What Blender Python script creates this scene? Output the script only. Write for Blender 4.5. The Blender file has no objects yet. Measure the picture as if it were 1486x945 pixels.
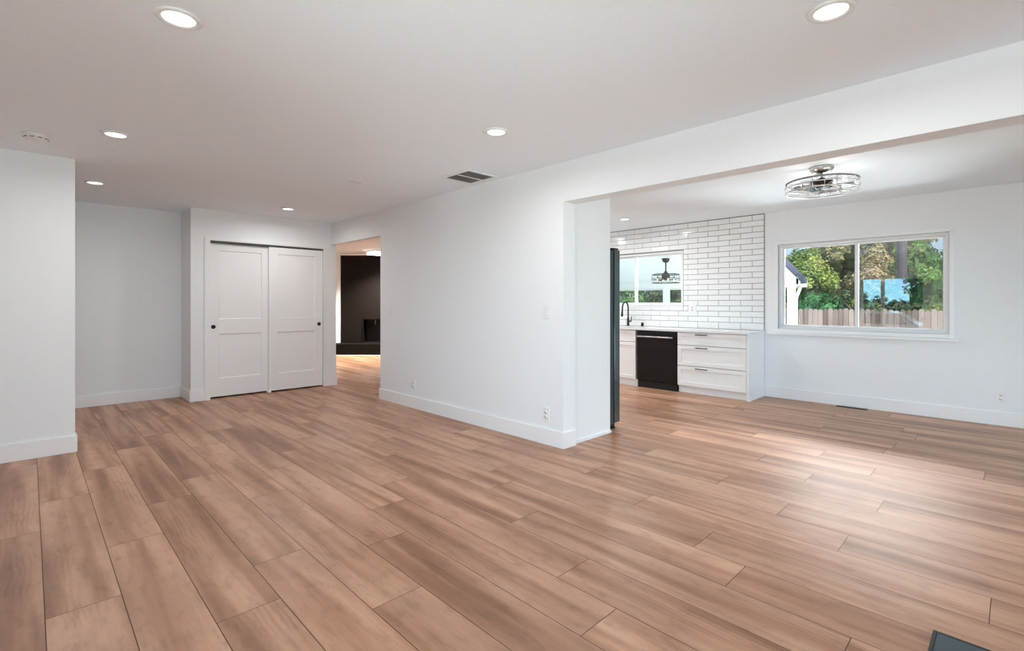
import bpy, bmesh, math, random
from mathutils import Vector, Matrix

random.seed(7)
S = bpy.context.scene
COL = S.collection
PI = math.pi

# ------------------------------------------------------------------ camera, sky, sun, added fill lamps, exposure
FOC, IMG_W, IMG_H, HORIZON = 716.0, 1486.0, 945.0, 440.0
YAW = math.atan(701.0 / 716.0)                      # the planks run this far left of the view axis
cd = bpy.data.cameras.new('camera')
cd.sensor_fit = 'HORIZONTAL'; cd.sensor_width = 36.0
cd.lens = 36.0 * FOC / IMG_W
cd.shift_y = -(IMG_H / 2 - HORIZON) / IMG_W
cd.clip_start = 0.02; cd.clip_end = 300
cam = bpy.data.objects.new('camera', cd); COL.objects.link(cam)
cam.location = (0, 0, 1.24)
cam.rotation_euler = (PI / 2, 0, -YAW)
S.camera = cam

S.view_settings.view_transform = 'Standard'
S.view_settings.look = 'None'
S.view_settings.exposure = 0.15
S.view_settings.gamma = 1.0
S.view_settings.use_curve_mapping = False

SUN_STRENGTH = 7.0
DAY_LIVING, DAY_DINING, FILL_FRONT_DOOR, DAY_FAMILY = 0.0, 0.0, 36.0, 88.0
FILL_UP_LIVING, FILL_UP_DINING, FILL_UP_FRONT = 76.0, 42.0, 110.0
CAN_POWER, KITCHEN_POWER = 4.1, 8.0
FAN_LAMP, FILL_UP_SINK, FILL_UP_GARDEN, FILL_DINING_FLOOR = 2.4, 42.0, 360.0, 430.0
S.cycles.max_bounces = 14; S.cycles.diffuse_bounces = 9; S.cycles.transparent_max_bounces = 16

world = bpy.data.worlds.new('sky'); S.world = world
world.use_nodes = True
wn = world.node_tree; wn.nodes.clear()
wo = wn.nodes.new('ShaderNodeOutputWorld'); wb = wn.nodes.new('ShaderNodeBackground')
# clear sky: pale near the sun's side of the garden, deeper blue over the street
wt = wn.nodes.new('ShaderNodeTexCoord'); ws = wn.nodes.new('ShaderNodeSeparateXYZ')
wn.links.new(wt.outputs['Generated'], ws.inputs[0])


def sky_ramp(stops):
    r = wn.nodes.new('ShaderNodeValToRGB'); e = r.color_ramp.elements
    while len(e) < len(stops): e.new(0.5)
    for i, (p, c) in enumerate(stops): e[i].position = p; e[i].color = c
    wn.links.new(ws.outputs['Z'], r.inputs[0]); return r.outputs[0]


garden = sky_ramp([(0.0, (0.66, 0.80, 0.90, 1)), (0.12, (0.50, 0.72, 0.92, 1)), (0.7, (0.16, 0.34, 0.70, 1))])
street = sky_ramp([(0.0, (1.25, 2.7, 3.5, 1)), (0.10, (0.62, 2.1, 3.4, 1)), (0.2, (0.4, 1.2, 2.2, 1)), (0.7, (0.16, 0.34, 0.70, 1))])
wr = wn.nodes.new('ShaderNodeMapRange'); wr.inputs['From Min'].default_value = -0.5; wr.inputs['From Max'].default_value = 0.3
wn.links.new(ws.outputs['X'], wr.inputs['Value'])
wm = wn.nodes.new('ShaderNodeMix'); wm.data_type = 'RGBA'
wn.links.new(wr.outputs[0], wm.inputs[0]); wn.links.new(street, wm.inputs[6]); wn.links.new(garden, wm.inputs[7])
wn.links.new(wm.outputs[2], wb.inputs['Color']); wn.links.new(wb.outputs[0], wo.inputs['Surface'])

sd = bpy.data.lights.new('sun', 'SUN'); sd.energy = SUN_STRENGTH; sd.angle = math.radians(0.6)
sd.color = (1.0, 0.95, 0.87)
sun = bpy.data.objects.new('sun', sd); COL.objects.link(sun)
sun.rotation_euler = Vector((0.36, 0.36, -0.86)).to_track_quat('-Z', 'Y').to_euler()


def fill_lamp(name, loc, direction, w, h, power, col=(1.0, 0.985, 0.955)):
    """added area lamp outside an opening, standing in for sky or bounced light"""
    if power <= 0: return
    d = bpy.data.lights.new(name, 'AREA'); d.shape = 'RECTANGLE'; d.size = w; d.size_y = h
    d.energy = power; d.color = col
    o = bpy.data.objects.new(name, d); COL.objects.link(o)
    o.location = loc
    o.rotation_euler = Vector(direction).to_track_quat('-Z', 'Y').to_euler()


# added lamps outside the patio doors, the front door and the far windows,
# standing in for sky and sunlit paving; most tilt up to brighten the ceilings
fill_lamp('daylight_living', (0.9, -1.34, 1.12), (0, 1, 0), 2.7, 2.0, DAY_LIVING)
fill_lamp('daylight_dining', (5.3, -1.34, 1.12), (0, 1, 0), 2.4, 2.0, DAY_DINING)
fill_lamp('fill_front_door', (-2.54, 0.05, 1.12), (1, 0, 0), 1.9, 2.0, FILL_FRONT_DOOR)  # added lamp at the unseen front door, brightens the partition side
FILL_COL = (0.80, 0.94, 1.0)  # bluish tint of the added upward lamps
fill_lamp('fill_up_living', (0.9, -1.75, 0.35), (0, 1.0, 0.45), 2.7, 0.9, FILL_UP_LIVING, FILL_COL)
fill_lamp('fill_up_dining', (5.3, -1.75, 0.35), (0, 1.0, 0.30), 2.4, 0.9, FILL_UP_DINING, FILL_COL)
fill_lamp('fill_up_front', (-2.95, 0.05, 0.35), (1.0, 0, 0.30), 1.9, 0.9, FILL_UP_FRONT, FILL_COL)
fill_lamp('fill_up_sink', (8.7, 4.35, -0.42), (-0.75, 0, 1.0), 1.8, 1.8, FILL_UP_SINK, FILL_COL)  # added lamp below the kitchen window, lights the kitchen ceiling
fill_lamp('fill_dining_floor', (7.58, 1.34, 2.37), (-0.85, 0, -1.0), 1.6, 0.5, FILL_DINING_FLOOR)  # added lamp hidden above the dining window, makes the floor glow
fill_lamp('fill_up_garden', (8.9, 1.34, -0.42), (-0.75, 0, 1.0), 1.9, 2.2, FILL_UP_GARDEN, FILL_COL)  # added lamp hidden below the dining sill, lights the dining ceiling

# ------------------------------------------------------------------ helpers


def setp(o, **k):
    for a, v in k.items():
        if v is not None: o[a] = v
    return o


def structure(o):
    o['kind'] = 'structure'; return o


class MB:
    """collects shapes in one bmesh, then links them as ONE mesh object"""
    def __init__(self): self.bm = bmesh.new()

    def add(self, verts, faces, mi=0, smooth=False):
        vs = [self.bm.verts.new(v) for v in verts]
        for f in faces:
            try:
                fc = self.bm.faces.new([vs[i] for i in f]); fc.material_index = mi; fc.smooth = smooth
            except ValueError: pass
        return self

    def box(self, x0, x1, y0, y1, z0, z1, bev=0.0, mi=0):
        x0, x1 = sorted((x0, x1)); y0, y1 = sorted((y0, y1)); z0, z1 = sorted((z0, z1))
        v = [(x, y, z) for z in (z0, z1) for y in (y0, y1) for x in (x0, x1)]
        f = [(0, 2, 3, 1), (4, 5, 7, 6), (0, 1, 5, 4), (2, 6, 7, 3), (0, 4, 6, 2), (1, 3, 7, 5)]
        if bev <= 0: return self.add(v, f, mi)
        t = bmesh.new(); vs = [t.verts.new(p) for p in v]
        for q in f: t.faces.new([vs[i] for i in q])
        b = min(bev, 0.45 * min(x1 - x0, y1 - y0, z1 - z0))
        bmesh.ops.bevel(t, geom=t.edges[:], offset=b, segments=2, affect='EDGES', profile=0.6)
        self.merge(t, mi); return self

    def merge(self, t, mi=0, mat=None, smooth=False):
        if mat is not None: bmesh.ops.transform(t, matrix=mat, verts=t.verts[:])
        m = {}
        for v in t.verts: m[v] = self.bm.verts.new(v.co)
        for f in t.faces:
            try:
                n = self.bm.faces.new([m[v] for v in f.verts]); n.material_index = mi; n.smooth = smooth or f.smooth
            except ValueError: pass
        t.free()

    def lathe(self, prof, n=32, c=(0, 0, 0), axis='Z', mi=0, smooth=True, closed=False):
        """prof = [(radius, height)...] turned about the axis through c"""
        vs, fs = [], []
        for r, h in prof:
            for k in range(n):
                a = 2 * PI * k / n
                p = (r * math.cos(a), r * math.sin(a), h)
                if axis == 'X': p = (p[2], p[0], p[1])
                if axis == 'Y': p = (p[0], p[2], p[1])
                vs.append((p[0] + c[0], p[1] + c[1], p[2] + c[2]))
        m = len(prof)
        for i in range(m if closed else m - 1):
            j = (i + 1) % m
            for k in range(n):
                fs.append((i * n + k, i * n + (k + 1) % n, j * n + (k + 1) % n, j * n + k))
        if not closed:
            fs.append(tuple(range(n))); fs.append(tuple((m - 1) * n + k for k in range(n)))
        return self.add(vs, fs, mi, smooth)

    def ring(self, R, r, z, c=(0, 0), n=48, m=8, mi=0):
        prof = [(R + r * math.cos(2 * PI * i / m), z + r * math.sin(2 * PI * i / m)) for i in range(m)]
        return self.lathe(prof, n, (c[0], c[1], 0), closed=True, mi=mi)

    def tube(self, pts, r, n=10, mi=0, caps=True):
        pts = [Vector(p) for p in pts]; vs, fs = [], []
        up = None
        for i, p in enumerate(pts):
            d = (pts[min(i + 1, len(pts) - 1)] - pts[max(i - 1, 0)]).normalized()
            if up is None:
                up = d.orthogonal().normalized()
            up = (up - d * up.dot(d)).normalized(); s = d.cross(up)
            rr = r[i] if isinstance(r, (list, tuple)) else r
            for k in range(n):
                a = 2 * PI * k / n
                vs.append(p + up * (rr * math.cos(a)) + s * (rr * math.sin(a)))
        for i in range(len(pts) - 1):
            for k in range(n):
                fs.append((i * n + k, i * n + (k + 1) % n, (i + 1) * n + (k + 1) % n, (i + 1) * n + k))
        if caps:
            fs.append(tuple(range(n))[::-1]); fs.append(tuple((len(pts) - 1) * n + k for k in range(n)))
        return self.add(vs, fs, mi, True)

    def prism(self, poly, axis, a, b, mi=0, bev=0.0):
        """poly of 2D points extruded along an axis from a to b"""
        def P(p, t):
            if axis == 'X': return (t, p[0], p[1])
            if axis == 'Y': return (p[0], t, p[1])
            return (p[0], p[1], t)
        n = len(poly)
        t = bmesh.new()
        A = [t.verts.new(P(p, a)) for p in poly]; B = [t.verts.new(P(p, b)) for p in poly]
        t.faces.new(A); t.faces.new(B[::-1])
        for i in range(n): t.faces.new((A[i], A[(i + 1) % n], B[(i + 1) % n], B[i]))
        bmesh.ops.recalc_face_normals(t, faces=t.faces[:])
        if bev > 0: bmesh.ops.bevel(t, geom=t.edges[:], offset=bev, segments=2, affect='EDGES')
        self.merge(t, mi); return self

    def build(self, name, mats, parent=None, recalc=True):
        if recalc: bmesh.ops.recalc_face_normals(self.bm, faces=self.bm.faces[:])
        me = bpy.data.meshes.new(name); self.bm.to_mesh(me); self.bm.free()
        for m in (mats if isinstance(mats, (list, tuple)) else [mats]): me.materials.append(m)
        o = bpy.data.objects.new(name, me); COL.objects.link(o)
        if parent is not None:
            o.parent = parent
            o.matrix_parent_inverse = Matrix.Identity(4)
        return o


def thing(name, label, cat, loc=(0, 0, 0), group=None, rz=0.0):
    o = bpy.data.objects.new(name, None); COL.objects.link(o)
    o.empty_display_size = 0.1
    o.location = loc; o.rotation_euler = (0, 0, rz)
    return setp(o, label=label, category=cat, group=group)


def rebase(o, loc):
    """give a world-built mesh a base point of its own"""
    loc = Vector(loc)
    o.data.transform(Matrix.Translation(-loc)); o.location = loc
    return o


def kids(o): return [c for c in bpy.data.objects if c.parent == o]


def copy_tree(o, parent=None):
    c = o.copy(); COL.objects.link(c); c.parent = parent
    for ch in kids(o): copy_tree(ch, c)
    return c


# ------------------------------------------------------------------ materials
def lin(r, g, b):
    f = lambda v: (v / 255 / 12.92) if v / 255 <= 0.04045 else ((v / 255 + 0.055) / 1.055) ** 2.4
    return (f(r), f(g), f(b), 1.0)


def mat(name, col, rough=0.5, metal=0.0, bump=None, spec=0.5, coat=0.0, vary=0.0):
    """principled material; bump = (scale, strength); vary = faint value mottling"""
    m = bpy.data.materials.new(name); m.use_nodes = True
    nt = m.node_tree; b = nt.nodes['Principled BSDF']
    b.inputs['Base Color'].default_value = col
    b.inputs['Roughness'].default_value = rough; b.inputs['Metallic'].default_value = metal
    b.inputs['Specular IOR Level'].default_value = spec
    b.inputs['Coat Weight'].default_value = coat
    tc = None
    if bump or vary: tc = nt.nodes.new('ShaderNodeTexCoord')
    if bump:
        n = nt.nodes.new('ShaderNodeTexNoise'); n.inputs['Scale'].default_value = bump[0]; n.inputs['Detail'].default_value = 3
        bp = nt.nodes.new('ShaderNodeBump'); bp.inputs['Strength'].default_value = bump[1]; bp.inputs['Distance'].default_value = 0.004
        nt.links.new(tc.outputs['Object'], n.inputs['Vector']); nt.links.new(n.outputs['Fac'], bp.inputs['Height'])
        nt.links.new(bp.outputs['Normal'], b.inputs['Normal'])
    if vary:
        n2 = nt.nodes.new('ShaderNodeTexNoise'); n2.inputs['Scale'].default_value = 3.0; n2.inputs['Detail'].default_value = 4
        mx = nt.nodes.new('ShaderNodeMix'); mx.data_type = 'RGBA'
        mx.inputs[6].default_value = tuple(c * (1 - vary) for c in col[:3]) + (1,)
        mx.inputs[7].default_value = tuple(min(1, c * (1 + vary)) for c in col[:3]) + (1,)
        nt.links.new(tc.outputs['Object'], n2.inputs['Vector']); nt.links.new(n2.outputs['Fac'], mx.inputs[0])
        nt.links.new(mx.outputs[2], b.inputs['Base Color'])
    return m


def emit(name, col, strength):
    m = bpy.data.materials.new(name); m.use_nodes = True
    b = m.node_tree.nodes['Principled BSDF']
    b.inputs['Base Color'].default_value = col
    b.inputs['Emission Color'].default_value = col; b.inputs['Emission Strength'].default_value = strength
    return m


def glass(name, reflect, tint=(1, 1, 1, 1)):
    """window pane: clear sheet, reflecting `reflect` of the light head-on and more at a slant"""
    m = bpy.data.materials.new(name); m.use_nodes = True
    nt = m.node_tree; nt.nodes.clear()
    o = nt.nodes.new('ShaderNodeOutputMaterial'); mx = nt.nodes.new('ShaderNodeMixShader')
    t = nt.nodes.new('ShaderNodeBsdfTransparent'); t.inputs[0].default_value = tint
    g = nt.nodes.new('ShaderNodeBsdfGlossy'); g.inputs['Roughness'].default_value = 0.0
    fr = nt.nodes.new('ShaderNodeFresnel'); fr.inputs['IOR'].default_value = 1.5
    mr = nt.nodes.new('ShaderNodeMath'); mr.operation = 'ADD'; mr.inputs[1].default_value = reflect; mr.use_clamp = True
    nt.links.new(fr.outputs[0], mr.inputs[0]); nt.links.new(mr.outputs[0], mx.inputs[0])
    nt.links.new(t.outputs[0], mx.inputs[1]); nt.links.new(g.outputs[0], mx.inputs[2]); nt.links.new(mx.outputs[0], o.inputs[0])
    return m


def floor_material():
    m = bpy.data.materials.new('oak_planks'); m.use_nodes = True
    nt = m.node_tree; L = nt.links; N = nt.nodes.new; b = nt.nodes['Principled BSDF']
    uv = N('ShaderNodeUVMap'); uv.uv_map = 'plank'
    at = N('ShaderNodeAttribute'); at.attribute_name = 'tone'; at.attribute_type = 'GEOMETRY'

    def mapped(sx, sy, off=0.0):
        mp = N('ShaderNodeMapping'); mp.inputs['Scale'].default_value = (sx, sy, 1); mp.inputs['Location'].default_value = (off, off * 1.7, 0)
        L.new(uv.outputs[0], mp.inputs['Vector']); return mp.outputs[0]

    def noise(vec, detail, rough, dist=0.0):
        n = N('ShaderNodeTexNoise'); n.noise_dimensions = '2D'
        n.inputs['Scale'].default_value = 1.0; n.inputs['Detail'].default_value = detail
        n.inputs['Roughness'].default_value = rough; n.inputs['Distortion'].default_value = dist
        L.new(vec, n.inputs['Vector']); return n.outputs['Fac']

    def ramp(fac, stops):
        r = N('ShaderNodeValToRGB'); e = r.color_ramp.elements
        while len(e) < len(stops): e.new(0.5)
        for i, (p, c) in enumerate(stops): e[i].position = p; e[i].color = c
        L.new(fac, r.inputs[0]); return r.outputs[0]

    def mix(mode, f, a, c):
        x = N('ShaderNodeMix'); x.data_type = 'RGBA'; x.blend_type = mode
        if isinstance(f, float): x.inputs[0].default_value = f
        else: L.new(f, x.inputs[0])
        for s, v in ((6, a), (7, c)):
            if isinstance(v, tuple): x.inputs[s].default_value = v
            else: L.new(v, x.inputs[s])
        return x.outputs[2]

    streak = noise(mapped(0.50, 7.0), 2.5, 0.5, 0.22)        # broad heartwood streaks along the board
    cloud = noise(mapped(0.9, 2.6, 9.0), 2.0, 0.5)
    grain = noise(mapped(5.0, 95.0, 3.0), 4.0, 0.6, 0.3)     # fine pores
    base = ramp(streak, [(0.34, lin(204, 162, 134)), (0.46, lin(195, 152, 123)), (0.57, lin(173, 129, 100)), (0.70, lin(144, 102, 75))])
    base = mix('MIX', ramp(cloud, [(0.40, (0, 0, 0, 1)), (0.75, (0.55, 0.55, 0.55, 1))]), base, lin(154, 113, 87))
    mottle = noise(mapped(7.0, 19.0, 23.0), 5.0, 0.62, 0.25)     # small flecks and knots
    base = mix('MULTIPLY', 0.9, base, ramp(mottle, [(0.28, (0.80, 0.77, 0.74, 1)), (0.46, (0.99, 0.985, 0.98, 1)), (0.72, (1.07, 1.07, 1.07, 1))]))
    # growth rings: distorted bands seen only in parts of some boards
    wv = N('ShaderNodeTexWave'); wv.wave_type = 'BANDS'; wv.bands_direction = 'Y'
    wv.inputs['Scale'].default_value = 14.0; wv.inputs['Distortion'].default_value = 7.0; wv.inputs['Detail'].default_value = 1.5
    wv.inputs['Detail Scale'].default_value = 0.6
    L.new(mapped(0.5, 1.0, 5.0), wv.inputs['Vector'])
    where = ramp(noise(mapped(1.0, 4.0, 17.0), 1.0, 0.5), [(0.52, (0, 0, 0, 1)), (0.68, (0.55, 0.55, 0.55, 1))])
    base = mix('MULTIPLY', where, base, ramp(wv.outputs['Fac'], [(0.0, (0.74, 0.68, 0.64, 1)), (0.55, (1, 1, 1, 1))]))
    base = mix('MULTIPLY', 0.5, base, ramp(grain, [(0.30, (0.86, 0.84, 0.82, 1)), (0.62, (1.04, 1.04, 1.04, 1))]))
    tone = ramp(at.outputs['Fac'], [(0.0, (0.91, 0.90, 0.89, 1)), (1.0, (1.08, 1.075, 1.07, 1))])
    base = mix('MULTIPLY', 1.0, base, tone)
    L.new(base, b.inputs['Base Color'])
    rr = N('ShaderNodeMapRange'); rr.inputs['To Min'].default_value = 0.33; rr.inputs['To Max'].default_value = 0.46
    L.new(grain, rr.inputs['Value']); L.new(rr.outputs[0], b.inputs['Roughness'])
    bp = N('ShaderNodeBump'); bp.inputs['Strength'].default_value = 0.12; bp.inputs['Distance'].default_value = 0.001
    L.new(grain, bp.inputs['Height']); L.new(bp.outputs['Normal'], b.inputs['Normal'])
    b.inputs['Specular IOR Level'].default_value = 0.46
    return m


def leaf_material(name, stops, rough=0.55):
    m = bpy.data.materials.new(name); m.use_nodes = True
    nt = m.node_tree; L = nt.links; b = nt.nodes['Principled BSDF']
    at = nt.nodes.new('ShaderNodeAttribute'); at.attribute_name = 'leaf'; at.attribute_type = 'GEOMETRY'
    r = nt.nodes.new('ShaderNodeValToRGB'); e = r.color_ramp.elements
    while len(e) < len(stops): e.new(0.5)
    for i, (p, c) in enumerate(stops): e[i].position = p; e[i].color = c
    L.new(at.outputs['Fac'], r.inputs[0]); L.new(r.outputs[0], b.inputs['Base Color'])
    b.inputs['Roughness'].default_value = rough
    tr = nt.nodes.new('ShaderNodeBsdfTranslucent'); mx = nt.nodes.new('ShaderNodeMixShader'); mx.inputs[0].default_value = 0.25
    L.new(r.outputs[0], tr.inputs[0])
    o = nt.nodes['Material Output']
    L.new(b.outputs[0], mx.inputs[1]); L.new(tr.outputs[0], mx.inputs[2]); L.new(mx.outputs[0], o.inputs[0])
    return m


def wood_fence_material():
    m = bpy.data.materials.new('weathered_wood'); m.use_nodes = True
    nt = m.node_tree; L = nt.links; b = nt.nodes['Principled BSDF']
    at = nt.nodes.new('ShaderNodeAttribute'); at.attribute_name = 'leaf'; at.attribute_type = 'GEOMETRY'
    tc = nt.nodes.new('ShaderNodeTexCoord'); mp = nt.nodes.new('ShaderNodeMapping'); mp.inputs['Scale'].default_value = (30, 30, 2)
    n = nt.nodes.new('ShaderNodeTexNoise'); n.inputs['Scale'].default_value = 1.0; n.inputs['Detail'].default_value = 5
    L.new(tc.outputs['Object'], mp.inputs[0]); L.new(mp.outputs[0], n.inputs['Vector'])
    ad = nt.nodes.new('ShaderNodeMath'); ad.operation = 'MULTIPLY_ADD'; ad.inputs[1].default_value = 0.6
    L.new(n.outputs['Fac'], ad.inputs[0]); 
    ml = nt.nodes.new('ShaderNodeMath'); ml.operation = 'MULTIPLY'; ml.inputs[1].default_value = 0.75
    L.new(at.outputs['Fac'], ml.inputs[0]); L.new(ml.outputs[0], ad.inputs[2])
    r = nt.nodes.new('ShaderNodeValToRGB'); e = r.color_ramp.elements
    e[0].position = 0.2; e[0].color = lin(72, 58, 50); e[1].position = 1.0; e[1].color = lin(160, 144, 134)
    L.new(ad.outputs[0], r.inputs[0]); L.new(r.outputs[0], b.inputs['Base Color'])
    b.inputs['Roughness'].default_value = 0.85
    return m


M = {}
M['wall'] = mat('wall_paint', (0.845, 0.862, 0.873, 1), 0.62, bump=(90, 0.06), spec=0.3)
M['ceiling'] = mat('ceiling_paint', (0.87, 0.918, 0.962, 1), 0.75, bump=(55, 0.25), spec=0.2)
M['dining_ceiling'] = M['ceiling']
M['trim'] = mat('trim_paint', (0.87, 0.87, 0.865, 1), 0.35, spec=0.4)
M['door'] = mat('door_paint', (0.87, 0.87, 0.865, 1), 0.38, spec=0.4)
M['cab'] = mat('cabinet_paint', (0.87, 0.87, 0.865, 1), 0.35, spec=0.4)
M['floor'] = floor_material()
M['gap'] = mat('plank_joint', lin(92, 66, 50), 0.8)
M['tile'] = mat('glazed_tile', (0.87, 0.87, 0.865, 1), 0.12, bump=(14, 0.10), spec=0.55)
M['grout'] = mat('grout', lin(112, 110, 106), 0.9)
M['quartz'] = mat('quartz', (0.80, 0.80, 0.79, 1), 0.16, vary=0.03)
M['black'] = mat('matte_black', (0.012, 0.012, 0.012, 1), 0.4, spec=0.4)
M['bronze'] = mat('dark_bronze', (0.022, 0.017, 0.014, 1), 0.35, metal=0.6)
M['bsteel'] = mat('black_stainless', (0.008, 0.0055, 0.005, 1), 0.45, spec=0.25)
M['steel'] = mat('brushed_steel', (0.50, 0.49, 0.48, 1), 0.30, metal=1.0)
M['chrome'] = mat('satin_nickel', (0.62, 0.60, 0.58, 1), 0.28, metal=1.0)
M['fridge'] = mat('dark_glass_enamel', (0.030, 0.050, 0.054, 1), 0.16, spec=0.6, coat=0.4)
M['fridge_body'] = mat('dark_enamel', (0.028, 0.044, 0.047, 1), 0.36)
M['plastic'] = mat('white_plastic', (0.82, 0.82, 0.81, 1), 0.35)
M['slot'] = mat('slot_grey', (0.10, 0.10, 0.10, 1), 0.6)
M['vent_dark'] = mat('duct_grey', (0.26, 0.26, 0.255, 1), 0.8)
M['louvre'] = mat('louvre_grey', (0.62, 0.62, 0.61, 1), 0.5)
M['vinyl'] = mat('vinyl_frame', (0.83, 0.835, 0.84, 1), 0.35)
M['can_glow'] = emit('led_diffuser', (1.0, 0.985, 0.96, 1), 4.0)
M['bulb'] = emit('warm_bulb', (1.0, 0.80, 0.55, 1), 1.2)
M['hoop'] = mat('grey_hoop', (0.24, 0.235, 0.23, 1), 0.45)
M['frosted'] = mat('frosted_bulb', (0.80, 0.72, 0.68, 1), 0.3)
M['glass_clear'] = glass('window_glass', 0.0)
M['glass_coated'] = glass('coated_window_glass', 0.14)
M['fire_wall'] = mat('dark_brick_paint', (0.0100, 0.0072, 0.006, 1), 0.75, bump=(30, 0.3), spec=0.15)
M['hearth'] = mat('black_hearth', (0.006, 0.005, 0.0045, 1), 0.6, spec=0.15)
M['firebox'] = mat('firebox_black', (0.004, 0.003, 0.003, 1), 0.6)
M['mat'] = mat('slate_mat', lin(70, 84, 88), 0.75, bump=(160, 0.3), vary=0.10)
M['register'] = mat('brown_register', lin(62, 40, 30), 0.5)
M['fence'] = wood_fence_material()
M['bark'] = mat('bark', lin(92, 82, 78), 0.9, bump=(18, 0.8), vary=0.25)
M['pole'] = mat('pole_wood', lin(96, 88, 90), 0.9, vary=0.15)
M['leaf_yellow'] = leaf_material('yellow_green_leaves', [(0.0, lin(58, 82, 34)), (0.45, lin(126, 148, 58)), (1.0, lin(196, 196, 104))])
M['leaf_tan'] = leaf_material('tan_leaves', [(0.0, lin(84, 92, 52)), (0.4, lin(156, 146, 92)), (1.0, lin(216, 188, 150))])
M['leaf_green'] = leaf_material('green_leaves', [(0.0, lin(38, 78, 38)), (0.5, lin(78, 132, 56)), (1.0, lin(156, 190, 92))])
M['leaf_deep'] = leaf_material('deep_green_leaves', [(0.0, lin(24, 66, 36)), (0.5, lin(44, 112, 54)), (1.0, lin(92, 160, 80))])
M['leaf_dark'] = leaf_material('dark_leaves', [(0.0, lin(28, 52, 34)), (0.5, lin(62, 88, 50)), (1.0, lin(120, 138, 76))])
M['shingle'] = mat('dark_shingle', lin(62, 66, 84), 0.9, bump=(40, 0.5))
M['panel'] = mat('translucent_panel', (0.72, 0.79, 0.77, 1), 0.5)
_nt = M['panel'].node_tree; _t = _nt.nodes.new('ShaderNodeBsdfTranslucent'); _t.inputs[0].default_value = (0.52, 0.60, 0.58, 1)
_m = _nt.nodes.new('ShaderNodeMixShader'); _m.inputs[0].default_value = 0.30
_nt.links.new(_nt.nodes['Principled BSDF'].outputs[0], _m.inputs[1]); _nt.links.new(_t.outputs[0], _m.inputs[2]); _nt.links.new(_m.outputs[0], _nt.nodes['Material Output'].inputs[0])
M['patio_white'] = mat('patio_paint', (0.84, 0.86, 0.85, 1), 0.5)
M['concrete'] = mat('concrete', lin(206, 202, 194), 0.85, bump=(30, 0.2), vary=0.06)
M['grass'] = mat('dry_lawn', lin(120, 128, 82), 0.95, bump=(60, 0.8), vary=0.25)
M['asphalt'] = mat('asphalt', lin(92, 92, 94), 0.9, vary=0.1)
M['roof'] = mat('roof_board', lin(90, 88, 86), 0.9)
M['carpaint'] = mat('car_paint', (0.72, 0.73, 0.74, 1), 0.25, metal=0.3, coat=0.8)
M['carglass'] = mat('car_glass', (0.03, 0.035, 0.04, 1), 0.08, spec=0.6)
M['tyre'] = mat('tyre', (0.02, 0.02, 0.02, 1), 0.8)

# ------------------------------------------------------------------ the room
XL, XP, XB, XF = -2.4, 3.25, 3.41, 7.03       # front wall, partition face, partition back, far wall
YB, YS, YC, YN, YE = -1.2, 5.49, 7.22, 7.75, 11.5
HC, HS = 2.44, 2.103
OUT = -0.45                                     # the garden lies lower than the floor


def build_floor():
    W, X0, LEN, G = 0.237, 0.045, 1.567, 0.0015
    known = {-1: 3.71, 0: 2.66, 1: 3.224, 2: 2.163, 3: 2.518, 4: 1.822, 5: 3.88, 6: 1.134, 7: 1.45, 8: 1.994, 9: 0.891, 10: 1.147,
             11: 0.073, 12: 0.624, 13: 0.98, 14: 1.436, 15: 0.579, 16: 1.03, 18: 0.734, 19: 1.117, 20: 0.158, 21: 0.768}
    rnd = random.Random(11)
    vs, fs, uvs, tones = [], [], [], []
    k = int(math.floor((XL - X0) / W))
    while X0 + k * W < XF:
        xa, xb = max(XL, X0 + k * W), min(XF, X0 + (k + 1) * W)
        off = known.get(k, rnd.random() * LEN) % LEN
        y = YB - LEN + ((off - YB) % LEN)
        while y < YE:
            ya, yb = max(YB, y), min(YE, y + LEN)
            if yb - ya > 0.02 and xb - xa > 0.01:
                i = len(vs)
                g = G
                vs += [(xa + g, ya + g, 0), (xb - g, ya + g, 0), (xb - g, yb - g, 0), (xa + g, yb - g, 0)]
                fs.append((i, i + 1, i + 2, i + 3))
                ou, ov, sg = rnd.random() * 90, rnd.random() * 90, rnd.choice((-1, 1))
                uvs.append([(ou + sg * (p[1] - y), ov + (p[0] - xa)) for p in vs[i:i + 4]])
                t = min(1, max(0, rnd.gauss(0.5, 0.24))); tones.append(t)
            y += LEN
        k += 1
    n = len(fs)
    i = len(vs)
    vs += [(XL, YB, -0.0012), (XF, YB, -0.0012), (XF, YE, -0.0012), (XL, YE, -0.0012), (XL, YB, -0.1), (XF, YB, -0.1), (XF, YE, -0.1), (XL, YE, -0.1)]
    fs += [(i, i + 1, i + 2, i + 3), (i + 7, i + 6, i + 5, i + 4), (i, i + 4, i + 5, i + 1), (i + 1, i + 5, i + 6, i + 2), (i + 2, i + 6, i + 7, i + 3), (i + 3, i + 7, i + 4, i)]
    me = bpy.data.meshes.new('floor'); me.from_pydata(vs, [], fs)
    me.materials.append(M['floor']); me.materials.append(M['gap'])
    ul = me.uv_layers.new(name='plank'); at = me.attributes.new('tone', 'FLOAT', 'FACE')
    for p in me.polygons:
        if p.index < n:
            at.data[p.index].value = tones[p.index]
            for j, li in enumerate(p.loop_indices): ul.data[li].uv = uvs[p.index][j]
        else: p.material_index = 1
    o = bpy.data.objects.new('floor', me); COL.objects.link(o); structure(o)


build_floor()
structure(MB().box(XL - .15, XF + .15, YB - .15, YE + .15, HC, HC + .14).build('ceiling', M['ceiling']))

# partition between the living room and the kitchen, its header over the hall opening and the beam over the wide opening
w = MB()
w.box(XP, XB, 2.695, 5.754, 0, HC)
w.box(XP, XP + .09, 5.754, YC, 2.115, HC)
w.box(XP, XB, YB, 2.695, HS, HC)
structure(w.build('wall_partition', M['wall']))
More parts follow.
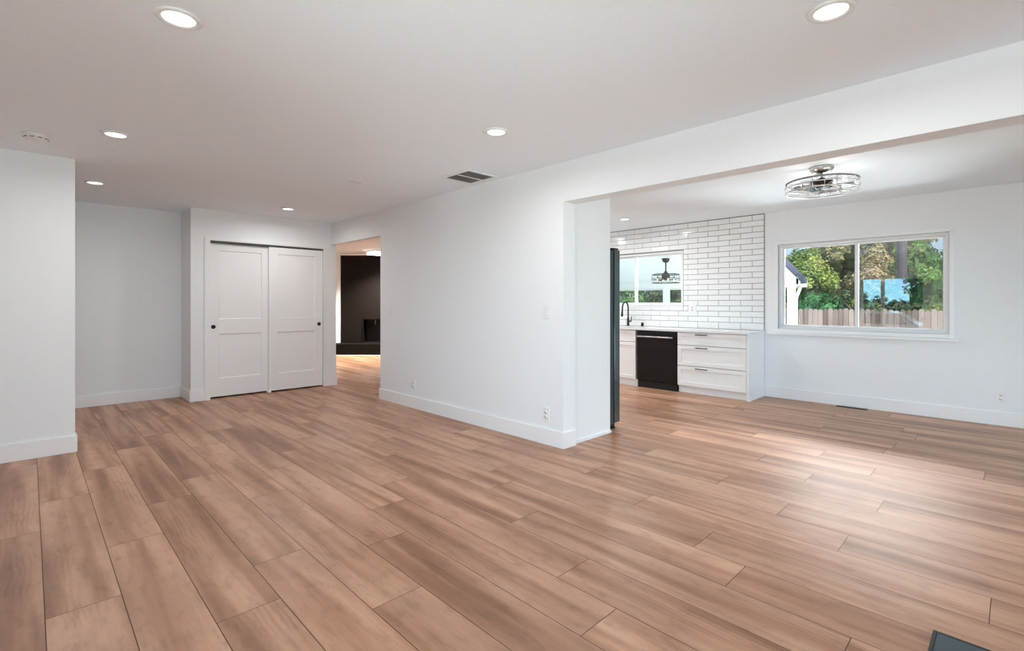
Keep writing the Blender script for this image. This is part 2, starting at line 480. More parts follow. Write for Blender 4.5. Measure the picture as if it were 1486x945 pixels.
# painted panel that closes the side of the refrigerator bay
w = MB(); w.box(XB, 3.985, 2.725, 2.750, 0, HC)
w.box(XB, 3.99, 2.712, 2.725, 0, 0.022)
structure(w.build('wall_panel', M['wall']))
structure(MB().box(XB, XF, 5.66, 5.754, 0, HC).build('wall_kitchen', M['wall']))
structure(MB().box(XL, 0.275, YS, YS + .12, 0, HC).build('wall_stub', M['wall']))
structure(MB().box(XL, 1.445, YN, YN + .1, 0, HC).build('wall_niche', M['wall']))
# closet wall with its door opening, returns and inner back
w = MB()
w.box(1.445, 1.657, YC, YC + .115, 0, HC); w.box(3.136, 3.33, YC, YC + .115, 0, HC); w.box(1.657, 3.136, YC, YC + .115, 2.045, HC)
w.box(1.445, 1.52, YC + .115, YN + .1, 0, HC); w.box(3.25, 3.33, YC + .115, YE, 0, HC)
w.box(1.52, 3.25, YN + .2, YN + .28, 0, HC)
structure(w.build('wall_closet', M['wall']))
structure(MB().box(3.33, XF, YE, YE + .15, 0, HC).build('wall_family', M['wall']))
# front wall with its window
FW = (1.66, 3.02, 0.62, 1.93)
w = MB()
FD = (-0.92, 1.02)  # unseen front door opening, put in for its light
w.box(XL - .15, XL, YB - .15, FD[0], OUT, HC); w.box(XL - .15, XL, FD[1], FW[0], OUT, HC); w.box(XL - .15, XL, FD[0], FD[1], 2.12, HC); w.box(XL - .15, XL, FD[0], FD[1], OUT, 0); w.box(XL - .15, XL, FW[1], YE, OUT, HC)
w.box(XL - .15, XL, FW[0], FW[1], OUT, FW[2]); w.box(XL - .15, XL, FW[0], FW[1], FW[3], HC)
structure(w.build('wall_front', M['wall']))
# wall behind the camera, with two unseen glazed doors put in for light
w = MB()
PD = [(-0.55, 2.35), (4.0, 6.6)]
xs = [XL] + [v for p in PD for v in p] + [XF]
for a, b in zip(xs[::2], xs[1::2]): w.box(a, b, YB - .15, YB, OUT, HC)
for a, b in PD: w.box(a, b, YB - .15, YB, 2.12, HC); w.box(a, b, YB - .15, YB, OUT, 0.0)
structure(w.build('wall_back', M['wall']))
# far wall with two windows
W1 = (0.497, 2.183, 0.905, 2.005)
W2 = (3.500, 5.14, 1.190, 2.035)
w = MB()
w.box(XF, XF + .15, YB - .15, W1[0], OUT, HC); w.box(XF, XF + .15, W1[1], W2[0], OUT, HC); w.box(XF, XF + .15, W2[1], YE + .15, OUT, HC)
for q in (W1, W2): w.box(XF, XF + .15, q[0], q[1], OUT, q[2]); w.box(XF, XF + .15, q[0], q[1], q[3], HC)
wall_far = structure(w.build('wall_far', M['wall']))


def tiles():
    """glazed tiles 305 x 77 mm in running bond, each a pillowed block standing off the grout"""
    ye, ymax, g, f = 2.355, 5.655, 0.0016, XF - 0.009
    hole = (W2[0] - 0.005, W2[1] + 0.005, W2[2] - 0.02, W2[3] + 0.005)
    rnd = random.Random(3); bm = MB()
    zs = [0.872] + [0.970 + 0.077 * k for k in range(20)]
    for r in range(len(zs)):
        za = zs[r]; zb = zs[r + 1] if r + 1 < len(zs) else HC
        y = ye - (0.1525 if r % 2 else 0)
        while y < ymax:
            segs = [(max(y, ye), min(y + 0.305, ymax), za, zb)]
            for h in (hole,):
                new = []
                for a, b, c, d in segs:
                    if b <= h[0] or a >= h[1] or d <= h[2] or c >= h[3]: new.append((a, b, c, d)); continue
                    if a < h[0]: new.append((a, h[0], c, d))
                    if b > h[1]: new.append((h[1], b, c, d))
                    a2, b2 = max(a, h[0]), min(b, h[1])
                    if c < h[2]: new.append((a2, b2, c, h[2]))
                    if d > h[3]: new.append((a2, b2, h[3], d))
                segs = new
            for a, b, c, d in segs:
                if b - a < 0.008 or d - c < 0.008: continue
                t = [rnd.uniform(-0.0009, 0.0009) for _ in range(2)]
                a, b, c, d = a + g, b - g, c + g, d - g
                e = 0.0022
                v = [(XF - .002, a, c), (XF - .002, b, c), (XF - .002, b, d), (XF - .002, a, d)]
                q = [(a + e, c + e), (b - e, c + e), (b - e, d - e), (a + e, d - e)]
                v += [(f + t[0] * (1 if i in (0, 3) else -1) + t[1] * (1 if i in (0, 1) else -1), p[0], p[1]) for i, p in enumerate(q)]
                bm.add(v, [(4, 5, 6, 7), (0, 1, 5, 4), (1, 2, 6, 5), (2, 3, 7, 6), (3, 0, 4, 7)], 0)
            y += 0.305
    # grout bed around the window
    x0, x1 = XF - .004, XF + .0005
    bm.box(x0, x1, ye, W2[0], .872, HC, mi=1); bm.box(x0, x1, W2[1], ymax, .872, HC, mi=1)
    bm.box(x0, x1, W2[0], W2[1], .872, W2[2], mi=1); bm.box(x0, x1, W2[0], W2[1], W2[3], HC, mi=1)
    bm.box(XF - .0095, XF, ye - .004, ye, .872, HC, mi=1)
    o = bm.build('tile_cladding', [M['tile'], M['grout']], wall_far)
    o['label'] = 'glossy white running-bond tiles with dark grout'


tiles()

# baseboards
BH, BT = 0.138, 0.014


def baseboard(name, *runs):
    b = MB()
    for x0, x1, y0, y1 in runs: b.box(x0, x1, y0, y1, 0, BH, bev=0.003)
    structure(b.build(name, M['trim']))


baseboard('baseboard_stub', (XL, .275 + BT, YS - BT, YS), (.275, .275 + BT, YS, YS + .12))
baseboard('baseboard_niche', (XL, 1.445, YN - BT, YN), (1.445 - BT, 1.445, YC - BT, YN - BT))
baseboard('baseboard_closet', (1.445, 1.593, YC - BT, YC), (3.150, 3.33 + BT, YC - BT, YC), (3.33, 3.33 + BT, YC, 9.0))
baseboard('baseboard_partition', (XP - BT, XP, 2.695 - BT, 5.754 + BT), (XP, XB, 2.695 - BT, 2.695), (XP, XB, 5.754, 5.754 + BT))
baseboard('baseboard_far', (XF - BT, XF, YB, 2.35))
baseboard('baseboard_front', (XL, XL + BT, 1.08, YS - BT))
baseboard('baseboard_family', (3.345, 5.38, YE - BT, YE))

# ------------------------------------------------------------------ windows


def slider_window(name, y0, y1, z0, z1, ms, panes, fw, parent_wall=None, casing=True):
    """two-pane vinyl slider in the far wall; ms = meeting stile (y), panes = (material right, material left)"""
    xa, xg, xb = XF + .018, XF + .072, XF + .125
    root = MB()
    root.box(xa, xb, y0, y1, z0, z0 + fw, .004); root.box(xa, xb, y0, y1, z1 - fw, z1, .004)
    root.box(xa, xb, y0, y0 + fw, z0 + fw, z1 - fw, .004); root.box(xa, xb, y1 - fw, y1, z0 + fw, z1 - fw, .004)
    o = structure(root.build(name, M['vinyl']))
    for nm, a, b, m, dx in (('sash', y0 + fw, ms + .018, panes[0], -.012), ('sash', ms - .018, y1 - fw, panes[1], .012)):
        t = MB(); r = .026; x0, x1 = xg + dx - .012, xg + dx + .012
        c, d = z0 + fw, z1 - fw
        t.box(x0, x1, a, b, c, c + r, .003); t.box(x0, x1, a, b, d - r, d, .003)
        t.box(x0, x1, a, a + (r if a < ms - .1 else .036), c + r, d - r, .003); t.box(x0, x1, b - (r if b > ms + .1 else .036), b, c + r, d - r, .003)
        s = t.build(nm, M['vinyl'], o)
        p = MB(); p.box(xg + dx - .002, xg + dx + .002, a + r * .6, b - r * .6, c + r * .6, d - r * .6); p.build('pane', m, s)
    return o


win1 = slider_window('window_1', W1[0], W1[1], W1[2], W1[3], 1.335, (M['glass_coated'], M['glass_clear']), .030)
c = MB()
for a, b, z0, z1 in ((W1[0] - .036, W1[0], W1[2] - .045, W1[3]), (W1[1], W1[1] + .055, W1[2] - .045, W1[3]), (W1[0] - .036, W1[1] + .055, W1[3], W1[3] + .042)):
    c.box(XF - .013, XF + .016, a, b, z0, z1, .002)
c.box(XF - .013, XF + .016, W1[0] - .0, W1[1] + .0, W1[2] - .045, W1[2], .002)
c.build('casing', M['trim'], win1)
c = MB(); c.box(XF - .045, XF, .428, 2.288, .832, .859, .004); c.build('sill', M['trim'], win1)
# thin shadow-line bead above the casing
c = MB(); c.box(XF - .016, XF, W1[0] - .036, W1[1] + .055, W1[3] + .042, W1[3] + .047); c.build('head_bead', M['trim'], win1)

win2 = slider_window('window_2', W2[0], W2[1], W2[2], W2[3], 4.345, (M['glass_clear'], M['glass_clear']), .032)
c = MB(); c.box(XF - .012, XF + .018, W2[0], W2[1], W2[2] - .022, W2[2], .003); c.build('sill', M['trim'], win2)

# front window (seen only as a reflection in the dining window)
f = MB(); a0, a1, z0, z1 = FW; q = .035; xa, xb = XL - .11, XL - .03
f.box(xa, xb, a0, a1, z0, z0 + q); f.box(xa, xb, a0, a1, z1 - q, z1); f.box(xa, xb, a0, a0 + q, z0 + q, z1 - q); f.box(xa, xb, a1 - q, a1, z0 + q, z1 - q)
f.box(xa, xb, 2.50, 2.58, z0 + q, z1 - q)
win3 = structure(f.build('window_3', M['vinyl']))
for a, b in ((a0 + q, 2.50), (2.58, a1 - q)):
    MB().box(XL - .072, XL - .068, a, b, z0 + q, z1 - q).build('pane', M['glass_clear'], win3)

# glazed patio doors behind the camera, unseen and added to let light in
for i, (a, b) in enumerate(PD):
    f = MB(); y0, y1 = YB - .11, YB - .04; mid = (a + b) / 2
    f.box(a, b, y0, y1, 2.07, 2.12); f.box(a, b, y0, y1, 0, .05)
    for x in (a, mid - .04, b - .06): f.box(x, x + (.08 if x == mid - .04 else .06), y0, y1, .05, 2.07)
    d = structure(f.build('door_%d' % (i + 3), M['vinyl']))
    for x0, x1 in ((a + .06, mid - .04), (mid + .04, b - .06)):
        MB().box(x0, x1, YB - .077, YB - .073, .05, 2.07).build('pane', M['glass_clear'], d)

f = MB(); x0, x1 = XL - .11, XL - .04; a, b = FD; mid = (a + b) / 2  # unseen glazed front door, added so light reaches the partition
f.box(x0, x1, a, b, 2.07, 2.12); f.box(x0, x1, a, b, 0, .05)
for y0, y1 in ((a, a + .06), (mid - .04, mid + .04), (b - .06, b)): f.box(x0, x1, y0, y1, .05, 2.07)
d = structure(f.build('door_5', M['vinyl']))
for y0, y1 in ((a + .06, mid - .04), (mid + .04, b - .06)): MB().box(XL - .077, XL - .073, y0, y1, .05, 2.07).build('pane', M['glass_clear'], d)

# ------------------------------------------------------------------ closet doors
def closet_door(name, x0, x1, y0, knob_x, panel_x):
    z0, z1 = 0.022, 2.018; t = .034
    pz = [(0.257, 0.838), (1.028, 1.926)]
    f = MB(); px0, px1 = panel_x
    f.box(x0, px0, y0, y0 + t, z0, z1, .0015); f.box(px1, x1, y0, y0 + t, z0, z1, .0015)
    for a, b in ((z0, pz[0][0]), (pz[0][1], pz[1][0]), (pz[1][1], z1)): f.box(px0, px1, y0, y0 + t, a, b)
    d = structure(f.build(name, M['door']))
    for a, b in pz:
        # shallow flat panel with a sloped sticking edge
        e, r = .010, .011
        v = [(px0, y0, a), (px1, y0, a), (px1, y0, b), (px0, y0, b), (px0 + e * .5, y0 + r, a + e * .5), (px1 - e * .5, y0 + r, a + e * .5), (px1 - e * .5, y0 + r, b - e * .5), (px0 + e * .5, y0 + r, b - e * .5)]
        MB().add(v, [(4, 5, 6, 7), (0, 1, 5, 4), (1, 2, 6, 5), (2, 3, 7, 6), (3, 0, 4, 7)]).build('door_panel', M['door'], d)
    k = MB(); k.lathe([(.026, -.004), (.026, .001), (.021, .002), (.019, .0005), (.019, -.001), (.004, -.001)][::-1], 28, (0, 0, 0), 'Y')
    ko = k.build('finger_pull', M['black'], d)
    ko.data.transform(Matrix.Translation((knob_x, y0 - .0005, 0.932)))
    ko['label'] = 'round black recessed finger pull'
    return d


closet_door('door_1', 1.662, 2.42, YC + .058, 1.708, (1.775, 2.292))
closet_door('door_2', 2.374, 3.129, YC + .016, 3.075, (2.495, 3.018))
f = MB()
f.box(1.593, 1.657, YC - .014, YC, 0, 2.045, .002)
f.box(1.593, 3.15, YC - .014, YC, 2.045, 2.09, .002)
f.box(3.136, 3.150, YC - .010, YC, 0, 2.045, .002)
structure(f.build('trim_1', M['trim']))
f = MB(); f.box(1.657, 3.136, YC + .012, YC + .10, 2.024, 2.045); structure(f.build('trim_2', M['slot']))
f = MB(); f.box(2.36, 2.40, YC - .002, YC + .10, 0, .022, .003); structure(f.build('trim_3', M['trim']))

# ------------------------------------------------------------------ refrigerator
fr = thing('refrigerator', 'tall dark glossy refrigerator standing side-on behind the white panel', 'refrigerator', (3.82, 3.22, 0))
def loc(o, root):
    o.data.transform(Matrix.Translation(-Vector(root.location))); return o
b = MB(); b.box(3.44, 4.105, 2.768, 3.67, .05, 1.755, .006); loc(b.build('body', M['fridge_body'], fr), fr)
for y0, y1 in ((2.764, 3.215), (3.222, 3.674)):
    b = MB(); b.box(4.118, 4.212, y0, y1, .06, 1.765, .006); dd = loc(b.build('door', M['fridge'], fr), fr)
    b = MB(); b.box(4.11, 4.20, y0 + .01, y0 + .06, 1.766, 1.785, .003); loc(b.build('hinge_cap', M['black'], dd), fr)
b = MB(); b.box(3.5, 4.13, 2.79, 3.65, .02, .05); loc(b.build('base_grille', M['black'], fr), fr)
for x in (3.5, 4.14):
    for y in (2.80, 3.62):
        b = MB(); b.lathe([(.024, 0), (.026, .012), (.018, .022), (.018, .06)], 16, (x, y, 0)); loc(b.build('foot', M['black'], fr), fr)

# ------------------------------------------------------------------ kitchen run along the far wall
XC = 6.462
def shaker(mb, y0, y1, z0, z1, rail=.052, x=XC, t=.020):
    mb.box(x, x + t, y0, y0 + rail, z0, z1, .0015); mb.box(x, x + t, y1 - rail, y1, z0, z1, .0015)
    mb.box(x, x + t, y0 + rail, y1 - rail, z0, z0 + rail, .0015); mb.box(x, x + t, y0 + rail, y1 - rail, z1 - rail, z1, .0015)
    mb.box(x + .0125, x + t - .001, y0 + rail - .004, y1 - rail + .004, z0 + rail - .004, z1 - rail + .004)
    return mb


def bar_pull(y, z, half, root, parent, vertical=False):
    b = MB()
    for s in (-1, 1):
        b.tube([(XC + .001, y + s * half * .8, z), (XC - .024, y + s * half * .8, z)], .004, 8)
    b.box(XC - .030, XC - .021, y - half, y + half, z - .0055, z + .0055, .002)
    o = loc(b.build('pull', M['black'], parent), root); o['label'] = 'black bar pull'


dc = thing('drawer_cabinet', 'white shaker base cabinet of three drawers at the end of the counter', 'cabinet', (6.74, 2.84, 0))
b = MB(); b.box(XC + .05, XF - .01, 2.378, 3.306, .105, .840); b.box(XC + .05, XC + .065, 2.378, 3.306, 0, .105)
loc(b.build('body', M['cab'], dc), dc)
b = MB(); b.box(XC - .002, XF - .012, 2.350, 2.376, 0, .841, .001); loc(b.build('end_panel', M['cab'], dc), dc)
b = MB(); b.box(XC - .0, XF - .06, 2.337, 2.350, 0, .018, .004); loc(b.build('shoe_molding', M['cab'], dc), dc)
for z0, z1 in ((.664, .836), (.381, .657), (.104, .374)):
    o = loc(shaker(MB(), 2.381, 3.302, z0, z1).build('drawer', M['cab'], dc), dc)
    bar_pull(2.955, z1 - .026, .085, dc, o)

sc_ = thing('sink_cabinet', 'white shaker sink base cabinet left of the black dishwasher', 'cabinet', (6.74, 4.36, 0))
b = MB(); b.box(XC + .05, XF - .01, 3.945, 4.80, .105, .62); b.box(XC + .05, XC + .065, 3.945, 4.80, .62, .84); b.box(XC + .04, XF - .01, 3.945, 3.965, .62, .84); b.box(XC + .04, XF - .01, 4.78, 4.80, .62, .84)
b.box(XC + .03, XC + .05, 3.945, 4.80, 0, .105); loc(b.build('body', M['cab'], sc_), sc_)
loc(shaker(MB(), 3.968, 4.796, .664, .836, .045).build('false_front', M['cab'], sc_), sc_)
loc(shaker(MB(), 3.968, 4.378, .104, .657).build('door', M['cab'], sc_), sc_)
loc(shaker(MB(), 4.386, 4.796, .104, .657).build('door', M['cab'], sc_), sc_)

dw = thing('dishwasher', 'black stainless dishwasher under the white counter', 'dishwasher', (6.74, 3.62, 0))
b = MB(); b.box(XC + .03, XF - .03, 3.318, 3.936, .10, .835); loc(b.build('body', M['black'], dw), dw)
b = MB(); b.box(XC - .012, XC + .028, 3.319, 3.935, .108, .775, .003); loc(b.build('door', M['bsteel'], dw), dw)
b = MB(); b.box(XC - .012, XC + .028, 3.319, 3.935, .778, .832, .003); loc(b.build('control_strip', M['bsteel'], dw), dw)
b = MB(); b.box(XC + .012, XC + .028, 3.319, 3.935, .0, .100); loc(b.build('toe_kick', M['firebox'], dw), dw)
b = MB()
for y in (3.372, 3.900): b.box(XC - .05, XC - .012, y - .01, y + .01, .742, .762, .003)
b.tube([(XC - .052, 3.352, .752), (XC - .058, 3.45, .752), (XC - .060, 3.63, .752), (XC - .058, 3.81, .752), (XC - .052, 3.92, .752)], .013, 12)
o = loc(b.build('handle', M['steel'], dw), dw); o['label'] = 'curved steel bar handle'

# worktop with the sink let into it
ct = thing('countertop', 'white quartz countertop running along the tiled wall', 'countertop', (6.72, 3.6, .842))
b = MB(); s0, s1, t0, t1 = 6.55, 6.84, 4.02, 4.74
b.box(6.435, XF - .010, 2.335, t0, .842, .872, .003); b.box(6.435, XF - .010, t1, 4.85, .842, .872)
b.box(6.435, s0, t0, t1, .842, .872); b.box(s1, XF - .010, t0, t1, .842, .872)
loc(b.build('slab', M['quartz'], ct), ct)
b = MB(); e = .004
b.box(s0 - e, s1 + e, t0 - e, t1 + e, .66, .664); b.box(s0 - e, s0, t0 - e, t1 + e, .664, .842); b.box(s1, s1 + e, t0 - e, t1 + e, .664, .842)
b.box(s0, s1, t0 - e, t0, .664, .842); b.box(s0, s1, t1, t1 + e, .664, .842)
loc(b.build('sink_basin', M['steel'], ct), ct)

fa = thing('kitchen_faucet', 'matte black pull-down faucet on the counter below the kitchen window', 'faucet', (6.92, 4.385, .872))
b = MB(); b.lathe([(.028, 0), (.028, .006), (.021, .012), (.019, .10), (.017, .13)], 20); b.build('base', M['black'], fa)
pts = [(0, 0, .12), (0, 0, .29)] + [(-.082 + .082 * math.cos(a), 0, .29 + .095 * math.sin(a)) for a in [PI * i / 12 for i in range(1, 13)]] + [(-.166, 0, .27), (-.170, 0, .245)]
b = MB(); b.tube(pts, .0115, 12); b.build('spout', M['black'], fa)
b = MB(); b.tube([(-.170, 0, .25), (-.175, 0, .20), (-.178, 0, .155)], [.0135, .016, .019], 14); b.build('spray_head', M['black'], fa)
b = MB(); b.tube([(0, -.015, .075), (0, -.055, .078)], .012, 12); b.tube([(0, -.055, .078), (0, -.060, .11), (0, -.064, .155)], [.008, .007, .006], 10); b.build('handle', M['black'], fa)

sp = MB(); sp.lathe([(.021, 0), (.021, .055), (.019, .060), (.004, .061)], 20)
o = sp.build('air_gap_cap', M['black']); o.location = (6.935, 4.136, .872)
setp(o, label='small black cylindrical cap on the counter right of the faucet', category='sink cap')

# ------------------------------------------------------------------ plates on the walls
def plate(kind, label, cat, x, y, z, w=.074, h=.118, face=-1):
    r = thing(kind, label, cat, (x, y, z))
    b = MB(); b.box(-.006, 0, -w / 2, w / 2, -h / 2, h / 2, .0022); b.build('cover_plate', M['plastic'], r)
    if kind == 'light_switch':
        n = max(1, round(w / .075))
        for i in range(n):
            c0 = (i - (n - 1) / 2) * .046
            b = MB(); b.prism([(c0 - .016, -.033), (c0 + .016, -.033), (c0 + .016, .033), (c0 - .016, .033)], 'X', -.009, -.005, bev=.001)
            b.build('rocker', M['plastic'], r)
    else:
        for s in (-1, 1):
            b = MB(); b.lathe([(.0165, -.0085), (.0165, -.004)], 20, (0, 0, s * .0195), 'X'); k = b.build('socket', M['plastic'], r)
            b = MB()
            for yy in (-.006, .006): b.box(-.0089, -.0084, yy - .0011, yy + .0011, s * .0195 - .001, s * .0195 + .008)
            b.box(-.0089, -.0084, -.002, .002, s * .0195 - .0095, s * .0195 - .006)
            b.build('slots', M['slot'], k)
    return r


plate('light_switch', 'white light switch on the partition beside the hall opening', 'light switch', XP, 5.483, 1.136)
plate('light_switch', 'white wide light switch on the partition near the kitchen opening', 'light switch', XP, 2.887, 1.163)
plate('power_outlet', 'white outlet low on the partition near its outer corner', 'outlet', XP, 2.887, .262)
plate('power_outlet', 'white outlet low on the partition near the hall end', 'outlet', XP, 4.986, .285)
plate('power_outlet', 'white outlet low on the far wall right of the dining window', 'outlet', XF, .104, .290)
plate('power_outlet', 'white wide outlet on the tiled wall above the drawers', 'outlet', XF - .009, 3.352, 1.155, .120, .122)

# ------------------------------------------------------------------ ceiling things
def can_light():
    r = thing('recessed_light', '', 'ceiling light', (0, 0, HC))
    b = MB(); b.lathe([(.060, -.004), (.064, -.009), (.076, -.010), (.084, -.006), (.086, .0), (.060, .0)], 40); b.build('trim_ring', M['plastic'], r)
    b = MB(); b.lathe([(.061, -.0045), (.030, -.0055), (.001, -.0056)], 40); b.build('diffuser', M['can_glow'], r)
    return r


CANS = [(.450, 2.462, 'lit recessed ceiling light nearest the camera on the left', 1), (2.348, .530, 'lit recessed ceiling light at the top right, nearest the camera before the beam', 1),
        (.440, 4.475, 'lit recessed ceiling light just right of the smoke detector', 1), (2.336, 2.543, 'lit recessed ceiling light between camera and ceiling vent', 1),
        (.470, 6.411, 'lit recessed ceiling light in the dim entry recess', .12), (2.353, 6.473, 'lit recessed ceiling light in front of the closet doors', 1),
        (6.075, 3.905, 'recessed ceiling light over the kitchen counter', 1), (4.498, 9.307, 'recessed ceiling light of the room beyond the hall opening', 1),
        (4.55, 3.905, 'recessed kitchen ceiling light above the refrigerator bay', 1), (4.55, 5.20, 'recessed kitchen ceiling light deepest beside the partition', 1), (6.075, 5.20, 'recessed kitchen ceiling light above the left end of the counter', 1)]
proto = can_light()
for i, (x, y, lab, pw) in enumerate(CANS):
    o = proto if i == 0 else copy_tree(proto)
    o.location = (x, y, HC); o['label'] = lab; o['group'] = 'recessed ceiling lights'
    d = bpy.data.lights.new('can_lamp', 'AREA'); d.shape = 'DISK'; d.size = .11; d.spread = math.radians(170); d.energy = (KITCHEN_POWER if x > 4 else CAN_POWER) * pw; d.color = (0.92, .98, 1.0) if x > 4 and y < 8 else (0.98, .985, .99)
    l = bpy.data.objects.new('can_lamp', d); COL.objects.link(l); l.parent = o; l.location = (0, 0, -.012)

r = thing('smoke_detector', 'round white smoke detector on the ceiling above the left wall', 'smoke detector', (.035, 4.894, HC))
b = MB(); b.lathe([(.076, 0), (.076, -.010), (.073, -.013)], 40); b.build('base_plate', M['plastic'], r)
b = MB(); b.lathe([(.068, -.013), (.068, -.020), (.060, -.036), (.048, -.041), (.002, -.043)], 40); b.build('cover', M['plastic'], r)
for k in range(10):
    a = 2 * PI * k / 10
    b = MB(); b.tube([(.0655 * math.cos(a - .18), .0655 * math.sin(a - .18), -.026), (.0658 * math.cos(a), .0658 * math.sin(a), -.026), (.0655 * math.cos(a + .18), .0655 * math.sin(a + .18), -.026)], .003, 6)
    b.build('slot', M['slot'], r)

b = MB(); b.lathe([(.066, 0), (.066, -.004), (.060, -.007), (.050, -.007), (.046, -.005), (.002, -.005)], 40)
o = b.build('ceiling_cover_plate', M['plastic']); o.location = (2.314, 4.566, HC)
setp(o, label='small round unlit white cover plate on the far ceiling', category='cover plate')

r = thing('ceiling_vent', 'rectangular white air vent with grey louvres on the ceiling by the partition', 'vent', (2.993, 3.634, HC))
b = MB(); hx, hy = .188, .205; q = .034
b.box(-hx, hx, -hy, -hy + q, -.008, 0, .003); b.box(-hx, hx, hy - q, hy, -.008, 0, .003); b.box(-hx, -hx + q, -hy + q, hy - q, -.008, 0, .003); b.box(hx - q, hx, -hy + q, hy - q, -.008, 0, .003)
b.build('frame', M['plastic'], r)
MB().box(-hx + q, hx - q, -hy + q, hy - q, -.0012, -.0002).build('duct_backing', M['vent_dark'], r)
MB().box(-hx + q, hx - q, -.006, .006, -.0075, -.0012).build('divider', M['plastic'], r)
n = 13
for i in range(n):
    x = -hx + q + (i + .5) * (2 * hx - 2 * q) / n
    for ya, yb in ((-hy + q, -.006), (.006, hy - q)):
        b = MB(); b.prism([(x - .006, -.0075), (x - .0045, -.0075), (x + .006, -.0016), (x + .0045, -.0016)], 'Y', ya, yb); b.build('louvre', M['louvre'], r)


def caged_fan(label, at, drop, R, H, metal, ring_mat, canopy_r, canopy_h, blades, cat='ceiling fan', rod=.009, bulb=None, nbars=20, lamp=0.0, hoop_mat=None):
    """drum-cage ceiling fan with lamps: canopy against the ceiling, rod, motor, cage of two hoops and bars, blades, bulbs"""
    r = thing('caged_ceiling_fan', label, cat, at)
    z = -drop
    b = MB(); b.lathe([(canopy_r, 0), (canopy_r, -canopy_h * .35), (canopy_r * .72, -canopy_h * .85), (canopy_r * .4, -canopy_h), (.004, -canopy_h)], 32); b.build('canopy', metal, r)
    b = MB(); b.tube([(0, 0, -canopy_h * .9), (0, 0, z + H * .62)], rod, 12); b.build('down_rod', metal, r)
    mr = R * .30
    b = MB(); b.lathe([(rod * 1.2, z + H * .95), (mr * .45, z + H * .74), (mr, z + H * .58), (mr, z + H * .12), (mr * .7, z - H * .12), (.004, z - H * .14)], 32); b.build('motor_housing', M['bronze'], r)
    cage = MB(); cage.ring(R, .0055, z + H / 2); cage.ring(R * .97, .0045, z + H * .46); cage.build('top_hoop', hoop_mat or ring_mat, r)
    cage = MB(); cage.ring(R, .0065, z - H / 2); cage.ring(R * 1.03, .004, z); cage.build('bottom_hoop', ring_mat, r)
    for k in range(nbars):
        a = 2 * PI * k / nbars; c, s = math.cos(a), math.sin(a)
        pts = [(R * .28 * c, R * .28 * s, z + H * .55), (R * .7 * c, R * .7 * s, z + H * .60), (R * c, R * s, z + H * .48), (R * 1.03 * c, R * 1.03 * s, z), (R * c, R * s, z - H * .5), (R * .55 * c, R * .55 * s, z - H * .55), (R * .10 * c, R * .10 * s, z - H * .55)]
        b = MB(); b.tube(pts, .0022, 6); b.build('cage_bar', ring_mat, r)
    for k in range(blades):
        a = 2 * PI * k / blades + .35
        b = MB(); L0, L1 = mr * .8, R * .90
        v, fs = [], []
        for i in range(9):
            t = i / 8; x = L0 + (L1 - L0) * t; wd = R * .21 * (math.sin(PI * min(1, .25 + t * .75)) * .8 + .35)
            tw = .30 * (1 - t)
            for sgn in (-1, 1):
                for th in (-.003, .003): v.append((x, sgn * wd, sgn * wd * math.sin(tw) + th))
        for i in range(8):
            j = i * 4; n_ = j + 4
            fs += [(j, j + 2, n_ + 2, n_), (j + 1, n_ + 1, n_ + 3, j + 3), (j, n_, n_ + 1, j + 1), (j + 2, j + 3, n_ + 3, n_ + 2)]
        fs += [(0, 1, 3, 2), (32, 34, 35, 33)]
        b.add(v, fs); o = b.build('blade', M['black'], r)
        o.data.transform(Matrix.Translation((0, 0, z - H * .16)) @ Matrix.Rotation(a, 4, 'Z'))
    for k in range(4):
        a = 2 * PI * (k + .5) / 4; x, y = R * .62 * math.cos(a), R * .62 * math.sin(a)
        b = MB(); b.tube([(R * .25 * math.cos(a), R * .25 * math.sin(a), z + H * .1), (x, y, z + H * .1)], .005, 8); b.tube([(x, y, z + H * .30), (x, y, z + H * .02)], .011, 12); so = b.build('lamp_socket', metal, r)
        b = MB(); b.lathe([(.009, 0), (.016, -.018), (.017, -.032), (.011, -.046), (.001, -.052)], 16, (x, y, z + H * .02)); b.build('bulb', bulb, so)
        if lamp > 0:
            d = bpy.data.lights.new('bulb_lamp', 'POINT'); d.energy = lamp / 4; d.color = (1, .95, .9); d.shadow_soft_size = .014
            l = bpy.data.objects.new('bulb_lamp', d); COL.objects.link(l); l.parent = r; l.location = (x * 1.12, y * 1.12, z + H * .1)
    return r


caged_fan('nickel caged drum ceiling fan with dark blades over the dining area', (5.0, 1.2, HC), .172, .277, .085, M['chrome'], M['chrome'], .095, .06, 3, bulb=M['frosted'], lamp=FAN_LAMP, hoop_mat=M['hoop'])

# ------------------------------------------------------------------ on the floor
r = thing('floor_register', 'narrow brown metal floor register at the base of the dining wall', 'floor vent', (6.955, 1.36, 0))
b = MB(); hx, hy = .045, .155
b.box(-hx, hx, -hy, -hy + .012, 0, .004, .001); b.box(-hx, hx, hy - .012, hy, 0, .004, .001); b.box(-hx, -hx + .012, -hy + .012, hy - .012, 0, .004, .001); b.box(hx - .012, hx, -hy + .012, hy - .012, 0, .004, .001)
b.build('frame', M['register'], r)
MB().box(-hx + .012, hx - .012, -hy + .012, hy - .012, 0, .0008).build('duct_opening', M['firebox'], r)
for i in range(18):
    y = -hy + .016 + i * (2 * hy - .032) / 17
    MB().box(-hx + .012, hx - .012, y - .0018, y + .0018, .0008, .0038).build('slat', M['register'], r)
r = thing('floor_mat', 'flat slate grey floor mat at the bottom right corner', 'mat', (2.085, -.35, 0))
b = MB(); b.box(-.345, .345, -.563, .563, 0, .008, .003); b.build('pad', M['mat'], r)
b = MB()
for x0, x1, y0, y1 in ((-.352, .352, .555, .569), (-.352, .352, -.569, -.555), (-.352, -.338, -.555, .555), (.338, .352, -.555, .555)): b.box(x0, x1, y0, y1, 0, .0095, .003)
